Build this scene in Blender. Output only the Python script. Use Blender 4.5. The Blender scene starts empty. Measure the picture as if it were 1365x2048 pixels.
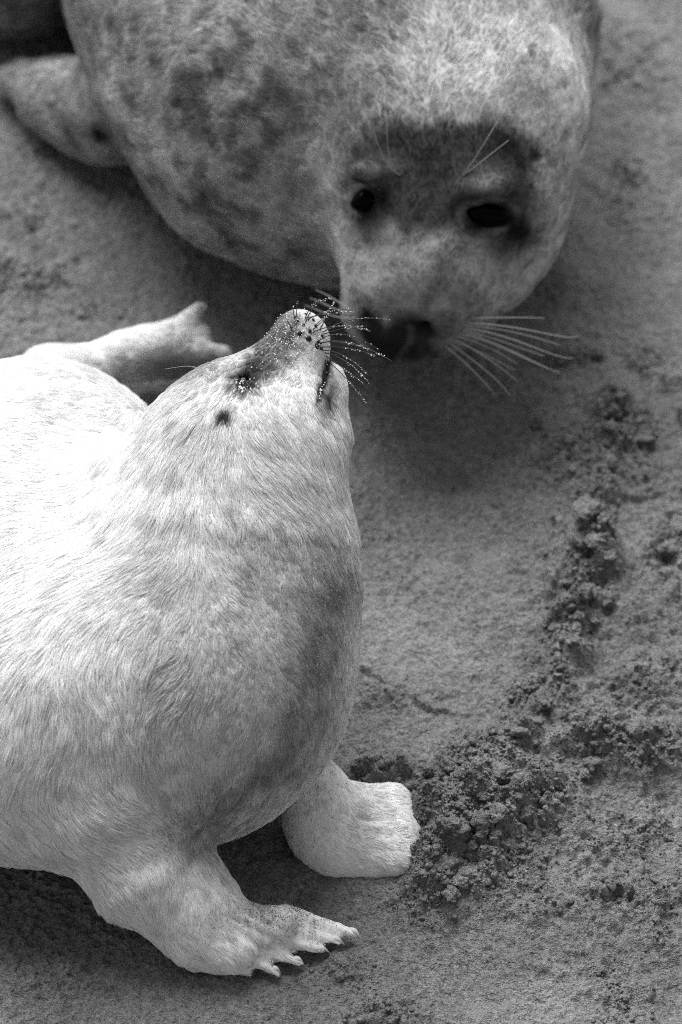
import bpy, math
import numpy as np
from mathutils import Vector, Matrix, kdtree

# ------------------------------------------------------------------ camera, world, sun
scene = bpy.context.scene
COL = scene.collection
PITCH = math.radians(45.0)
DIST = 6.0                        # camera to the centre of the scene
PXM = 1706.25                     # photograph pixels per metre at that distance
FWD = np.array([0.0, math.cos(PITCH), -math.sin(PITCH)])
RIGHT = np.array([1.0, 0.0, 0.0])
UP = np.array([0.0, math.sin(PITCH), math.cos(PITCH)])
CAM = -FWD * DIST
S = 1 / PXM

cam_data = bpy.data.cameras.new("camera")
cam = bpy.data.objects.new("camera", cam_data)
COL.objects.link(cam)
cam.location = CAM.tolist()
cam.rotation_euler = (math.pi / 2 - PITCH, 0, 0)
cam_data.sensor_fit = 'HORIZONTAL'
cam_data.sensor_width = 24.0
cam_data.lens = 24.0 * DIST / 0.8
cam_data.clip_start = 0.05
cam_data.clip_end = 500.0
cam_data.dof.use_dof = True
cam_data.dof.focus_distance = DIST - 0.47
cam_data.dof.aperture_fstop = 3.5
scene.camera = cam

world = bpy.data.worlds.new("World")
scene.world = world
world.use_nodes = True
wn = world.node_tree.nodes
wl = world.node_tree.links
SUN_DIR = np.array([-0.16, 0.46, 0.86]); SUN_DIR /= np.linalg.norm(SUN_DIR)
SUN_EL = math.asin(SUN_DIR[2]); SUN_AZ = math.atan2(SUN_DIR[0], SUN_DIR[1])
sky = wn.new("ShaderNodeTexSky")
sky.sky_type = 'NISHITA'
sky.sun_disc = False
sky.sun_elevation = SUN_EL
sky.sun_rotation = SUN_AZ
sky.dust_density = 3.0
bw = wn.new("ShaderNodeRGBToBW")          # black-and-white film: the light carries no colour
bg = wn["Background"]
bg.inputs["Strength"].default_value = 0.13
wl.new(sky.outputs[0], bw.inputs[0])
wl.new(bw.outputs[0], bg.inputs["Color"])

sun_data = bpy.data.lights.new("sun", 'SUN')
sun_data.energy = 3.6
sun_data.angle = math.radians(42.0)
sun_data.color = (1, 1, 1)
sun = bpy.data.objects.new("sun", sun_data)
COL.objects.link(sun)
sun.location = (SUN_DIR * 20).tolist()
sun.rotation_euler = Vector((-SUN_DIR).tolist()).to_track_quat('-Z', 'Y').to_euler()

scene.view_settings.view_transform = 'Standard'
scene.view_settings.look = 'None'
scene.view_settings.exposure = 0.60
scene.view_settings.gamma = 1.0
scene.view_settings.use_curve_mapping = False
scene.render.engine = 'CYCLES'
scene.cycles.use_denoising = False
scene.cycles.max_bounces = 9
scene.cycles.diffuse_bounces = 6
scene.cycles.transmission_bounces = 6
scene.cycles.use_adaptive_sampling = False
scene.cycles.filter_width = 1.0
world.cycles.sampling_method = 'NONE'

# ------------------------------------------------------------------ helpers
rng = np.random.default_rng(7)


def ray(px, py):
    X = (px - 682.5) / PXM
    V = (1024.0 - py) / PXM
    d = FWD + RIGHT * (X / DIST) + UP * (V / DIST)
    return d


def Pw(px, py, w):
    """point seen at that pixel, w metres beyond the scene centre's depth"""
    return CAM + ray(px, py) * (DIST + w)


def Pz(px, py, z):
    """point seen at that pixel, z metres above the sand"""
    d = ray(px, py)
    t = (z - CAM[2]) / d[2]
    return CAM + d * t


def project(p):
    q = p - CAM
    dep = q @ FWD
    s = PXM * DIST / dep
    return 682.5 + (q @ RIGHT) * s, 1024.0 - (q @ UP) * s


LAT = rng.random((64, 64, 64)).astype(np.float32) * 2 - 1


def noise3(p, scale, seed=0):
    q = np.asarray(p, dtype=np.float64) / scale + seed * 17.31
    i = np.floor(q).astype(np.int64)
    f = q - i
    f = f * f * (3 - 2 * f)
    i0 = i & 63
    i1 = (i + 1) & 63
    x0, y0, z0 = i0[..., 0], i0[..., 1], i0[..., 2]
    x1, y1, z1 = i1[..., 0], i1[..., 1], i1[..., 2]
    fx, fy, fz = f[..., 0], f[..., 1], f[..., 2]
    a = LAT[x0, y0, z0] * (1 - fx) + LAT[x1, y0, z0] * fx
    b = LAT[x0, y1, z0] * (1 - fx) + LAT[x1, y1, z0] * fx
    c = LAT[x0, y0, z1] * (1 - fx) + LAT[x1, y0, z1] * fx
    d = LAT[x0, y1, z1] * (1 - fx) + LAT[x1, y1, z1] * fx
    return (a * (1 - fy) + b * fy) * (1 - fz) + (c * (1 - fy) + d * fy) * fz


def fbm(p, scale, octaves=4, seed=0, gain=0.5):
    s = 0; a = 1.0; t = 0
    for o in range(octaves):
        s = s + a * noise3(p, scale / 2 ** o, seed + o * 3)
        t += a; a *= gain
    return s / t


def noise2(x, y, scale, seed=0):
    i = np.floor(x / scale + seed * 11.7).astype(np.int64); j = np.floor(y / scale + seed * 5.3).astype(np.int64)
    fx = x / scale + seed * 11.7 - i; fy = y / scale + seed * 5.3 - j
    fx = fx * fx * (3 - 2 * fx); fy = fy * fy * (3 - 2 * fy)
    k = seed & 63
    i0, i1, j0, j1 = i & 63, (i + 1) & 63, j & 63, (j + 1) & 63
    return ((LAT[i0, j0, k] * (1 - fx) + LAT[i1, j0, k] * fx) * (1 - fy)
            + (LAT[i0, j1, k] * (1 - fx) + LAT[i1, j1, k] * fx) * fy)


def sstep(a, b, x):
    t = np.clip((x - a) / (b - a), 0, 1)
    return t * t * (3 - 2 * t)


def blob(px, py, cx, cy, rx, ry, ang=0.0):
    a = math.radians(ang)
    dx = px - cx; dy = py - cy
    u = (dx * math.cos(a) + dy * math.sin(a)) / rx
    v = (-dx * math.sin(a) + dy * math.cos(a)) / ry
    return np.exp(-(u * u + v * v))


def seg_dist(px, py, pts):
    """distance to a polyline in photo pixels, with the side (+ below)"""
    best = np.full(px.shape, 1e9); side = np.zeros(px.shape); par = np.zeros(px.shape)
    n = len(pts) - 1
    for k in range(n):
        (ax, ay), (bx, by) = pts[k][:2], pts[k + 1][:2]
        dx, dy = bx - ax, by - ay
        L2 = dx * dx + dy * dy
        t = np.clip(((px - ax) * dx + (py - ay) * dy) / L2, 0, 1)
        ex = px - (ax + dx * t); ey = py - (ay + dy * t)
        d = np.sqrt(ex * ex + ey * ey)
        m = d < best
        best = np.where(m, d, best)
        side = np.where(m, (dx * ey - dy * ex) / math.sqrt(L2), side)
        par = np.where(m, (k + t) / n, par)
    return best, side, par


def attr_point(me, name, vals):
    a = me.attributes.new(name, 'FLOAT', 'POINT')
    a.data.foreach_set('value', np.ascontiguousarray(vals, dtype=np.float32))


def mesh_np(name, verts, faces, smooth=True):
    """fast mesh from arrays; faces (n,3) or (n,4)"""
    me = bpy.data.meshes.new(name)
    k = faces.shape[1]
    me.vertices.add(len(verts))
    me.vertices.foreach_set('co', np.ascontiguousarray(verts, dtype=np.float32).ravel())
    me.loops.add(faces.size)
    me.loops.foreach_set('vertex_index', np.ascontiguousarray(faces, dtype=np.int32).ravel())
    me.polygons.add(len(faces))
    me.polygons.foreach_set('loop_start', np.arange(0, faces.size, k, dtype=np.int32))
    me.polygons.foreach_set('use_smooth', np.full(len(faces), smooth, dtype=bool))
    me.update(calc_edges=True)
    return me


def link(name, data, mat=None, parent=None):
    o = bpy.data.objects.new(name, data)
    COL.objects.link(o)
    if mat is not None and hasattr(data, 'materials'):
        data.materials.append(mat)
    if parent is not None:
        o.parent = parent
    return o


# ---- implicit surfaces -------------------------------------------------
class Field:
    def __init__(self):
        self.ops = []

    def cone(self, a, ra, b, rb, k=0.03, sub=False):
        a = np.asarray(a, float); b = np.asarray(b, float)
        r = max(ra, rb) + 2.5 * k + 0.01
        self.ops.append(('c', a, ra, b, rb, k, sub, np.minimum(a, b) - r, np.maximum(a, b) + r))

    def ball(self, a, r, k=0.03, sub=False):
        a = np.asarray(a, float)
        self.cone(a, r, a + np.array([0, 0, 1e-4]), r, k, sub)

    def ell(self, c, rx, ry, rd, ang=0.0, k=0.03, sub=False, tilt=0.0):
        """ellipsoid: rx, ry across the view, rd along it; turned by ang, then leaned by tilt"""
        a = math.radians(ang); t = math.radians(tilt)
        u = RIGHT * math.cos(a) - UP * math.sin(a)
        v = RIGHT * math.sin(a) + UP * math.cos(a)
        w = FWD
        v2 = v * math.cos(t) + w * math.sin(t)
        w2 = -v * math.sin(t) + w * math.cos(t)
        R = max(rx, ry, rd) + 2.5 * k + 0.01
        c = np.asarray(c, float)
        self.ops.append(('e', c, (u, v2, w2), (rx, ry, rd), None, k, sub, c - R, c + R))

    @staticmethod
    def _d(op, x, y, z):
        if op[0] == 'c':
            _, a, ra, b, rb = op[:5]
            ba = b - a
            bb = float(ba @ ba)
            px, py, pz = x - a[0], y - a[1], z - a[2]
            h = np.clip((px * ba[0] + py * ba[1] + pz * ba[2]) / bb, 0, 1)
            return np.sqrt((px - ba[0] * h) ** 2 + (py - ba[1] * h) ** 2 + (pz - ba[2] * h) ** 2) - (ra + (rb - ra) * h)
        _, c, ax, r = op[:4]
        px, py, pz = x - c[0], y - c[1], z - c[2]
        k0 = 0; k1 = 0
        for A, R in zip(ax, r):
            q = px * A[0] + py * A[1] + pz * A[2]
            k0 = k0 + (q / R) ** 2
            k1 = k1 + (q / (R * R)) ** 2
        k0 = np.sqrt(k0); k1 = np.sqrt(k1) + 1e-9
        return k0 * (k0 - 1) / k1

    @staticmethod
    def _mix(f, d, k, sub):
        if sub:
            d = -d
            h = np.maximum(k - np.abs(f - d), 0) / k
            return np.maximum(f, d) + h * h * k * 0.25
        h = np.maximum(k - np.abs(f - d), 0) / k
        return np.minimum(f, d) - h * h * k * 0.25

    def mesh(self, step, zmin=-0.03, smooth=2):
        lo = np.min([o[7] for o in self.ops if not o[6]], axis=0)
        hi = np.max([o[8] for o in self.ops if not o[6]], axis=0)
        lo[2] = max(lo[2], zmin - 2 * step)
        n = np.ceil((hi - lo) / step).astype(int) + 1
        g = [(lo[i] + step * np.arange(n[i])).astype(np.float32) for i in range(3)]
        f = np.full(tuple(n), 0.2, dtype=np.float32)
        for op in self.ops:
            s = []
            for i in range(3):
                i0 = max(0, int((op[7][i] - lo[i]) / step)); i1 = min(n[i], int((op[8][i] - lo[i]) / step) + 2)
                s.append(slice(i0, max(i0, i1)))
            if any(q.stop <= q.start for q in s):
                continue
            x = g[0][s[0]][:, None, None]; y = g[1][s[1]][None, :, None]; z = g[2][s[2]][None, None, :]
            d = self._d(op, x, y, z)
            f[s[0], s[1], s[2]] = self._mix(f[s[0], s[1], s[2]], d, op[5], op[6])
        f = np.maximum(f, (zmin - g[2])[None, None, :])       # flat underside just below the sand
        f[0] = f[-1] = 0.2; f[:, 0] = f[:, -1] = 0.2; f[:, :, 0] = f[:, :, -1] = 0.2
        verts, quads = surface_nets(f, lo, step)
        verts = relax(verts, quads, smooth)
        return verts, quads


def surface_nets(f, lo, step):
    s = f < 0
    nx, ny, nz = f.shape
    cnt = np.zeros((nx - 1, ny - 1, nz - 1), dtype=np.int8)
    for dx in (0, 1):
        for dy in (0, 1):
            for dz in (0, 1):
                cnt += s[dx:nx - 1 + dx, dy:ny - 1 + dy, dz:nz - 1 + dz]
    act = np.argwhere((cnt > 0) & (cnt < 8))
    idx = np.full(cnt.shape, -1, dtype=np.int32)
    idx[act[:, 0], act[:, 1], act[:, 2]] = np.arange(len(act))
    acc = np.zeros((len(act), 3)); num = np.zeros(len(act))
    corners = [(0, 0, 0), (1, 0, 0), (0, 1, 0), (1, 1, 0), (0, 0, 1), (1, 0, 1), (0, 1, 1), (1, 1, 1)]
    val = [f[act[:, 0] + c[0], act[:, 1] + c[1], act[:, 2] + c[2]] for c in corners]
    for a in range(8):
        for b in range(a + 1, 8):
            ca, cb = np.array(corners[a]), np.array(corners[b])
            if np.abs(ca - cb).sum() != 1:
                continue
            m = (val[a] < 0) != (val[b] < 0)
            t = val[a] / np.where(m, val[a] - val[b], 1)
            pos = ca + (cb - ca) * t[:, None]
            acc += np.where(m[:, None], pos, 0)
            num += m
    verts = (act + acc / num[:, None]) * step + lo
    quads = []
    for ax in range(3):
        sl0 = [slice(None)] * 3; sl1 = [slice(None)] * 3
        sl0[ax] = slice(0, -1); sl1[ax] = slice(1, None)
        m = s[tuple(sl0)] != s[tuple(sl1)]
        e = np.argwhere(m)
        o1, o2 = [(1, 2), (2, 0), (0, 1)][ax]
        ok = (e[:, o1] > 0) & (e[:, o2] > 0) & (e[:, o1] < f.shape[o1] - 1) & (e[:, o2] < f.shape[o2] - 1)
        e = e[ok]
        inside = s[e[:, 0], e[:, 1], e[:, 2]]

        def at(a, b):
            q = e.copy(); q[:, o1] -= a; q[:, o2] -= b
            return idx[q[:, 0], q[:, 1], q[:, 2]]
        q = np.stack([at(1, 1), at(0, 1), at(0, 0), at(1, 0)], 1)
        q[~inside] = q[~inside][:, ::-1]
        quads.append(q)
    quads = np.concatenate(quads)
    return verts, quads[(quads >= 0).all(1)]


def relax(v, q, it):
    for _ in range(it):
        acc = np.zeros_like(v); n = np.zeros(len(v))
        for a, b in ((0, 1), (1, 2), (2, 3), (3, 0)):
            for i in range(3):
                acc[:, i] += np.bincount(q[:, a], v[q[:, b], i], len(v)) + np.bincount(q[:, b], v[q[:, a], i], len(v))
            n += np.bincount(q[:, a], minlength=len(v)) + np.bincount(q[:, b], minlength=len(v))
        m = n > 0
        v[m] = v[m] * 0.4 + 0.6 * acc[m] / n[m][:, None]
    return v


def normals_of(v, q):
    t = np.cross(v[q[:, 2]] - v[q[:, 0]], v[q[:, 3]] - v[q[:, 1]])
    n = np.zeros_like(v)
    for k in range(4):
        for i in range(3):
            n[:, i] += np.bincount(q[:, k], t[:, i], len(v))
    return n / (np.linalg.norm(n, axis=1)[:, None] + 1e-12)


# ------------------------------------------------------------------ materials
def new_mat(name):
    m = bpy.data.materials.new(name)
    m.use_nodes = True
    nt = m.node_tree
    return m, nt.nodes, nt.links, nt.nodes["Principled BSDF"]


def grey_mat(name, v, rough=0.6, spec=0.3):
    m, n, l, b = new_mat(name)
    b.inputs["Base Color"].default_value = (v, v, v, 1)
    b.inputs["Roughness"].default_value = rough
    b.inputs["Specular IOR Level"].default_value = spec
    return m


def math_node(n, l, op, a, b=None, clamp=False):
    x = n.new("ShaderNodeMath"); x.operation = op; x.use_clamp = clamp
    for i, s in enumerate((a, b)):
        if s is None:
            continue
        if isinstance(s, (int, float)):
            x.inputs[i].default_value = s
        else:
            l.new(s, x.inputs[i])
    return x.outputs[0]


def noise_node(n, l, scale, detail=4, rough=0.6, vec=None):
    x = n.new("ShaderNodeTexNoise")
    x.inputs["Scale"].default_value = scale
    x.inputs["Detail"].default_value = detail
    x.inputs["Roughness"].default_value = rough
    if vec is None:
        t = n.new("ShaderNodeTexCoord"); vec = t.outputs["Object"]
    l.new(vec, x.inputs["Vector"])
    return x.outputs["Fac"]


def sand_material():
    m, n, l, b = new_mat("sand")
    b.inputs["Roughness"].default_value = 0.9
    b.inputs["Specular IOR Level"].default_value = 0.15
    att = n.new("ShaderNodeAttribute"); att.attribute_name = "tone"
    g1 = noise_node(n, l, 520, 2, 0.7)
    g2 = noise_node(n, l, 190, 3, 0.7)
    sp = math_node(n, l, 'MULTIPLY', math_node(n, l, 'SUBTRACT', g1, 0.5), 2.6)
    sp2 = math_node(n, l, 'MULTIPLY', math_node(n, l, 'SUBTRACT', g2, 0.5), 2.0)
    g3 = noise_node(n, l, 75, 3, 0.6)
    sp3 = math_node(n, l, 'MULTIPLY', math_node(n, l, 'SUBTRACT', g3, 0.5), 1.1)
    f = math_node(n, l, 'ADD', math_node(n, l, 'ADD', math_node(n, l, 'ADD', sp, sp2), sp3), 1.05)
    c = math_node(n, l, 'MAXIMUM', math_node(n, l, 'MULTIPLY', att.outputs["Fac"], f), 0.02)
    l.new(c, b.inputs["Base Color"])
    bump = n.new("ShaderNodeBump")
    bump.inputs["Strength"].default_value = 0.9
    bump.inputs["Distance"].default_value = 0.0042
    h = math_node(n, l, 'ADD', g1, math_node(n, l, 'MULTIPLY', g2, 2.6))
    l.new(h, bump.inputs["Height"])
    l.new(bump.outputs[0], b.inputs["Normal"])
    return m


def skin_material(name, grain=0.5, scale=260, bump_d=0.0012):
    m, n, l, b = new_mat(name)
    b.inputs["Roughness"].default_value = 0.75
    b.inputs["Specular IOR Level"].default_value = 0.2
    att = n.new("ShaderNodeAttribute"); att.attribute_name = "tone"
    g = noise_node(n, l, scale, 3, 0.7)
    f = math_node(n, l, 'ADD', math_node(n, l, 'MULTIPLY', math_node(n, l, 'SUBTRACT', g, 0.5), grain), 1.0)
    l.new(math_node(n, l, 'MULTIPLY', att.outputs["Fac"], f), b.inputs["Base Color"])
    bump = n.new("ShaderNodeBump")
    bump.inputs["Strength"].default_value = 0.6
    bump.inputs["Distance"].default_value = bump_d
    l.new(g, bump.inputs["Height"])
    l.new(bump.outputs[0], b.inputs["Normal"])
    return m


def fur_material(name, trans=0.3):
    m, n, l, b = new_mat(name)
    n.remove(b)
    out = n["Material Output"]
    att = n.new("ShaderNodeAttribute"); att.attribute_name = "tone"
    d = n.new("ShaderNodeBsdfDiffuse"); t = n.new("ShaderNodeBsdfTranslucent")
    l.new(att.outputs["Fac"], d.inputs["Color"]); l.new(att.outputs["Fac"], t.inputs["Color"])
    x = n.new("ShaderNodeMixShader"); x.inputs[0].default_value = trans
    l.new(d.outputs[0], x.inputs[1]); l.new(t.outputs[0], x.inputs[2])
    l.new(x.outputs[0], out.inputs["Surface"])
    return m


M_SAND = sand_material()
M_PUP = skin_material("pup_skin", 0.4)
M_MUM = skin_material("mother_pelt", 1.1, 200)
M_MUM.node_tree.nodes["Principled BSDF"].inputs["Specular IOR Level"].default_value = .06
M_PUPFUR = fur_material("pup_fur", 0.35)
M_MUMFUR = fur_material("mother_fur", 0.15)
M_DARK = grey_mat("dark_skin", 0.012, 0.55, 0.2)
M_EYE = grey_mat("eye_black", 0.001, 0.12, 0.035)
M_CLAW = grey_mat("claw", 0.6, 0.85)
M_WHISK_D = grey_mat("whisker_dark", 0.03, 0.4)
M_WHISK_L = grey_mat("whisker_pale", 0.32, 0.45)
M_WHISK_G = grey_mat("whisker_grey", 0.2, 0.5)
M_GRAIN = grey_mat("sand_grain_pale", 0.7, 0.5)
M_GRAIN_D = grey_mat("sand_grain_dull", 0.19, 0.8)


# ------------------------------------------------------------------ the sand
def axis(lo, hi, step, far):
    a = np.arange(lo, hi + step / 2, step)
    out = []; s = step; x = 0
    while x < far:
        s *= 1.22; x += s; out.append(x)
    out = np.array(out)
    return np.concatenate([(lo - out)[::-1], a, hi + out])


def worley(x, y, cell, seed):
    gx = np.floor(x / cell).astype(np.int64); gy = np.floor(y / cell).astype(np.int64)
    best = np.full(x.shape, 9.0)
    for i in (-1, 0, 1):
        for j in (-1, 0, 1):
            cx = gx + i; cy = gy + j
            rx = (LAT[cx & 63, cy & 63, seed] * 0.5 + 0.5); ry = (LAT[cx & 63, cy & 63, seed + 20] * 0.5 + 0.5)
            d = (cx + rx - x / cell) ** 2 + (cy + ry - y / cell) ** 2
            best = np.minimum(best, d)
    return np.sqrt(best)


def domes(x, y, cell, seed):
    w = worley(x, y, cell, seed)
    return np.sqrt(np.clip(1 - (w / 0.85) ** 2, 0, 1))


CRUMB = [  # cx, cy, rx, ry, angle, weight : broken, lumpy sand
    (930, 1680, 150, 130, 15, 1.0), (860, 1790, 90, 60, 0, .8), (1080, 1640, 130, 80, 10, .8), (1010, 1560, 150, 55, 10, .7),
    (1180, 1150, 60, 90, 0, .9), (1150, 1290, 70, 70, 0, .8), (1100, 1420, 90, 60, 0, .9), (1240, 900, 90, 90, 20, .75),
    (1150, 930, 120, 90, 0, .6), (1250, 1380, 150, 60, -15, .55), (1180, 1530, 150, 50, 0, .7), (1330, 1110, 60, 60, 0, .6),
    (60, 560, 110, 60, 0, .55), (40, 460, 60, 50, 0, .6), (200, 620, 120, 30, 0, .4), (760, 1385, 70, 35, 10, .6), (760, 2030, 120, 30, 0, .5),
    (1330, 1500, 80, 30, 0, .6), (1310, 750, 60, 30, 30, .5), (620, 1960, 200, 60, 0, .3), (1270, 150, 100, 90, 0, .3),
    (1250, 330, 40, 110, 0, .5), (1150, 720, 60, 30, 20, .5), (1230, 1680, 130, 70, 0, .45), (760, 1560, 110, 30, 5, .6),
    (100, 1960, 120, 40, 0, .25), (760, 870, 60, 30, -20, .3), (1080, 1820, 130, 40, -10, .35)]


def sand_height(x, y):
    p = np.stack([x, y, np.zeros_like(x)], -1)
    px, py = project(p)
    inview = sstep(-500, -100, px) * sstep(1900, 1450, px) * sstep(-500, -100, py) * sstep(2600, 2150, py)
    cr = np.zeros_like(x)
    for cx, cy, rx, ry, a, w in CRUMB:
        cr = np.maximum(cr, w * blob(px, py, cx, cy, rx, ry, a))
    n1 = noise2(x, y, 0.05, 3); n2 = noise2(x, y, 0.11, 4)
    rd, _, _ = seg_dist(px + 30 * noise2(x, y, .06, 61), py, [(1240, 840), (1195, 960), (1180, 1080), (1190, 1180), (1135, 1270), (1110, 1400), (1050, 1480), (1000, 1560), (930, 1640)])
    rb, _, _ = seg_dist(px, py + 25 * noise2(x, y, .06, 62), [(1000, 1530), (1120, 1510), (1240, 1545), (1365, 1520)])
    ridge = np.exp(-(rd / 50) ** 2)
    cr = np.maximum.reduce([cr, .75 * ridge, .6 * np.exp(-(rb / 34) ** 2), .20 * sstep(960, 1120, px) * sstep(780, 900, py) * (1 + n1)])
    cr = np.clip(cr * (1.15 + 0.6 * n1) + 0.16 * (n2 > 0.25) * (n2 - 0.25), 0, 1.1)
    wx = x + 0.006 * noise2(x, y, 0.02, 5) + .002 * noise2(x, y, .006, 8)
    wy = y + 0.006 * noise2(x, y, 0.02, 6) + .002 * noise2(x, y, .006, 9)
    big = domes(wx, wy, 0.030, 1); mid = domes(wx, wy, 0.016, 2); sml = domes(wx, wy, 0.0082, 3); fin = domes(wx, wy, 0.0052, 4)
    mod = np.clip(0.5 + noise2(x, y, 0.03, 7), 0, 1.3)
    h = 0.012 * noise2(x, y, 0.28, 1) + 0.005 * noise2(x, y, 0.12, 2) + 0.002 * noise2(x, y, 0.045, 10)
    rough = sum(noise2(x, y, .024 / 2 ** o, 30 + o) * .62 ** o for o in range(4))
    lump = big * mod * (.35 + .65 * mid)
    h += cr ** 1.1 * (0.018 * lump + 0.009 * mid * (0.3 + mod) * (.5 + .5 * sml) + 0.0045 * sml + .010 * rough)
    gr = 1.35 + .8 * noise2(x, y, .05, 41) + .5 * cr
    h += gr * (0.0020 * fin * (0.5 + cr) + 0.0010 * sml + 0.0013 * noise2(x, y, 0.0042, 11) + .0014 * noise2(x, y, .009, 42) + .0012 * noise2(x, y, .018, 43))
    # wind and flipper strokes, fine striations sweeping round on the right
    r = np.hypot(px - 700, (py - 900) * 1.2)
    st = np.sin(r / 9.0 + 3 * noise2(x, y, 0.06, 12)) * sstep(-.3, .5, noise2(x, y, .05, 13))
    ca, sa = math.cos(.42), math.sin(.42)
    ux = x * ca + y * sa; uy = -x * sa + y * ca + .006 * noise2(x, y, .05, 71)
    st2 = noise2(ux / 9, uy, .0075, 72) + .6 * noise2(ux / 8, uy, .016, 73)
    st3 = noise2(x / 7, y + .01 * noise2(x, y, .08, 74), .0085, 75)
    h += .0036 * st2 * np.clip(blob(px, py, 1290, 1380, 170, 130) + blob(px, py, 1320, 1020, 90, 140), 0, 1)
    h += .0034 * st3 * blob(px, py, 1070, 1190, 120, 120) + .0026 * st3 * blob(px, py, 880, 1350, 150, 80)
    h += .008 * noise2(ux / 2.2, uy, .06, 76) * sstep(820, 1000, px) * sstep(900, 1000, py)
    h += 0.0022 * st * sstep(950, 1150, px) * sstep(1000, 1150, py)
    # heaps, hollows
    h += (.016 + .012 * noise2(x, y, .05, 63)) * ridge + .007 * np.exp(-(rb / 40) ** 2)
    h += 0.046 * blob(px, py, 940, 1655, 105, 115, 10) + 0.018 * blob(px, py, 1090, 1600, 140, 70, 5)
    h += 0.012 * blob(px, py, 870, 1790, 80, 45)
    h -= 0.012 * blob(px, py, 1010, 1625, 45, 35) * 1.6
    h += 0.022 * blob(px, py, 1180, 1130, 60, 45) - 0.020 * blob(px, py, 1185, 1200, 60, 14, -12)
    h -= 0.045 * blob(px, py, 1240, 866, 34, 22, -25) + 0.008 * blob(px, py, 1150, 1240, 30, 20)
    h -= 0.016 * blob(px, py, 1100, 722, 70, 13, 12) + 0.018 * blob(px, py, 920, 800, 190, 90)
    h += 0.018 * blob(px, py, 1340, 720, 90, 60) + .012 * blob(px, py, 1300, 1230, 110, 60, -20)
    h -= 0.014 * blob(px, py, 1300, 1650, 120, 60) - .012 * blob(px, py, 1200, 1510, 110, 22, -5)
    h -= 0.006 * blob(px, py, 1075, 1950, 30, 10, 25) + .004 * blob(px, py, 1075, 1950, 16, 6, 25)
    h -= .005 * blob(px, py, 225, 1985, 26, 5, 0) + .007 * blob(px, py, 85, 578, 16, 12) + .006 * blob(px, py, 275, 636, 14, 10) + .006 * blob(px, py, 150, 525, 18, 6)
    # drag lines
    for pts, dep, wid, sgn in (
            ([(735, 1345), (770, 1375), (810, 1390), (850, 1422), (905, 1432), (985, 1428)], .006, 9, 1),
            ([(1290, 745), (1320, 770), (1345, 800), (1365, 860)], .012, 16, 1),
            ([(1060, 1640), (1130, 1560), (1200, 1520), (1290, 1520), (1365, 1530)], .010, 20, 1),
            ([(120, 280), (95, 340), (40, 370)], .010, 14, 1),
            ([(1120, 1050), (1200, 1060), (1280, 1010), (1365, 990)], .006, 18, 1),
            ([(1365, 1330), (1290, 1390), (1200, 1400)], .006, 16, 1),
            ([(1110, 1180), (1150, 1250), (1130, 1300)], .007, 14, 1)):
        jx = px + 16 * noise2(x, y, .03, 14) + 7 * noise2(x, y, .01, 16); jy = py + 16 * noise2(x, y, .03, 15) + 7 * noise2(x, y, .01, 17)
        d, s, _ = seg_dist(jx, jy, pts)
        fade = np.exp(-(d / (3 * wid)) ** 2)
        h += dep * fade * -1.6 * np.tanh(s * sgn / (wid * .3)) * np.exp(-(np.abs(s) / (wid * (1 + .6 * noise2(x, y, .03, 51))))) * .7 * sstep(-.5, .4, noise2(x, y, .035, 52))
    h *= inview * 0.97 + 0.03
    # flat under the animals' contact points
    flat = np.maximum.reduce([blob(px, py, 470, 1880, 190, 70, 15), blob(px, py, 700, 1690, 100, 90), blob(px, py, 300, 700, 200, 80)])
    h = h * (1 - 0.6 * np.clip(flat * 1.2, 0, 1))
    return h, cr, px, py


gx = axis(-0.50, 0.50, 0.0016, 60.0)
gy = axis(-0.98, 1.02, 0.00175, 80.0)
X, Y = np.meshgrid(gx, gy, indexing='ij')
Hh, CR, GPX, GPY = sand_height(X, Y)
GV = np.stack([X, Y, Hh], -1).reshape(-1, 3)
ii = np.arange(X.size).reshape(X.shape)
GF = np.stack([ii[:-1, :-1], ii[1:, :-1], ii[1:, 1:], ii[:-1, 1:]], -1).reshape(-1, 4)
sand_me = mesh_np("sand", GV, GF)
pxx, pyy = GPX, GPY
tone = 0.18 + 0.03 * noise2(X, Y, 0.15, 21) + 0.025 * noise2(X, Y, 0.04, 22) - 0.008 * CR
damp_shade = np.maximum.reduce([.1 * blob(pxx, pyy, 930, 800, 260, 130), 0.9 * blob(pxx, pyy, 1230, 520, 110, 330),  # shade under and beside the seals, with some damp, painted into the sand
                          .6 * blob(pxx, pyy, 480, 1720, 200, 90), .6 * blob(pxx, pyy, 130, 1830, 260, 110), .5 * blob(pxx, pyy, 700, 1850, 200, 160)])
tone *= 1 - 0.30 * np.clip(damp_shade, 0, 1)
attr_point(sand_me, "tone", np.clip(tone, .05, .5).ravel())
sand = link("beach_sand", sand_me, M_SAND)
sand["kind"] = "structure"
del GV, GF

# loose clods
def ico_template(sub):
    import bmesh
    bm = bmesh.new()
    bmesh.ops.create_icosphere(bm, subdivisions=sub, radius=1.0)
    v = np.array([q.co[:] for q in bm.verts]); f = np.array([[q.index for q in t.verts] for t in bm.faces])
    bm.free()
    return v, f


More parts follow.
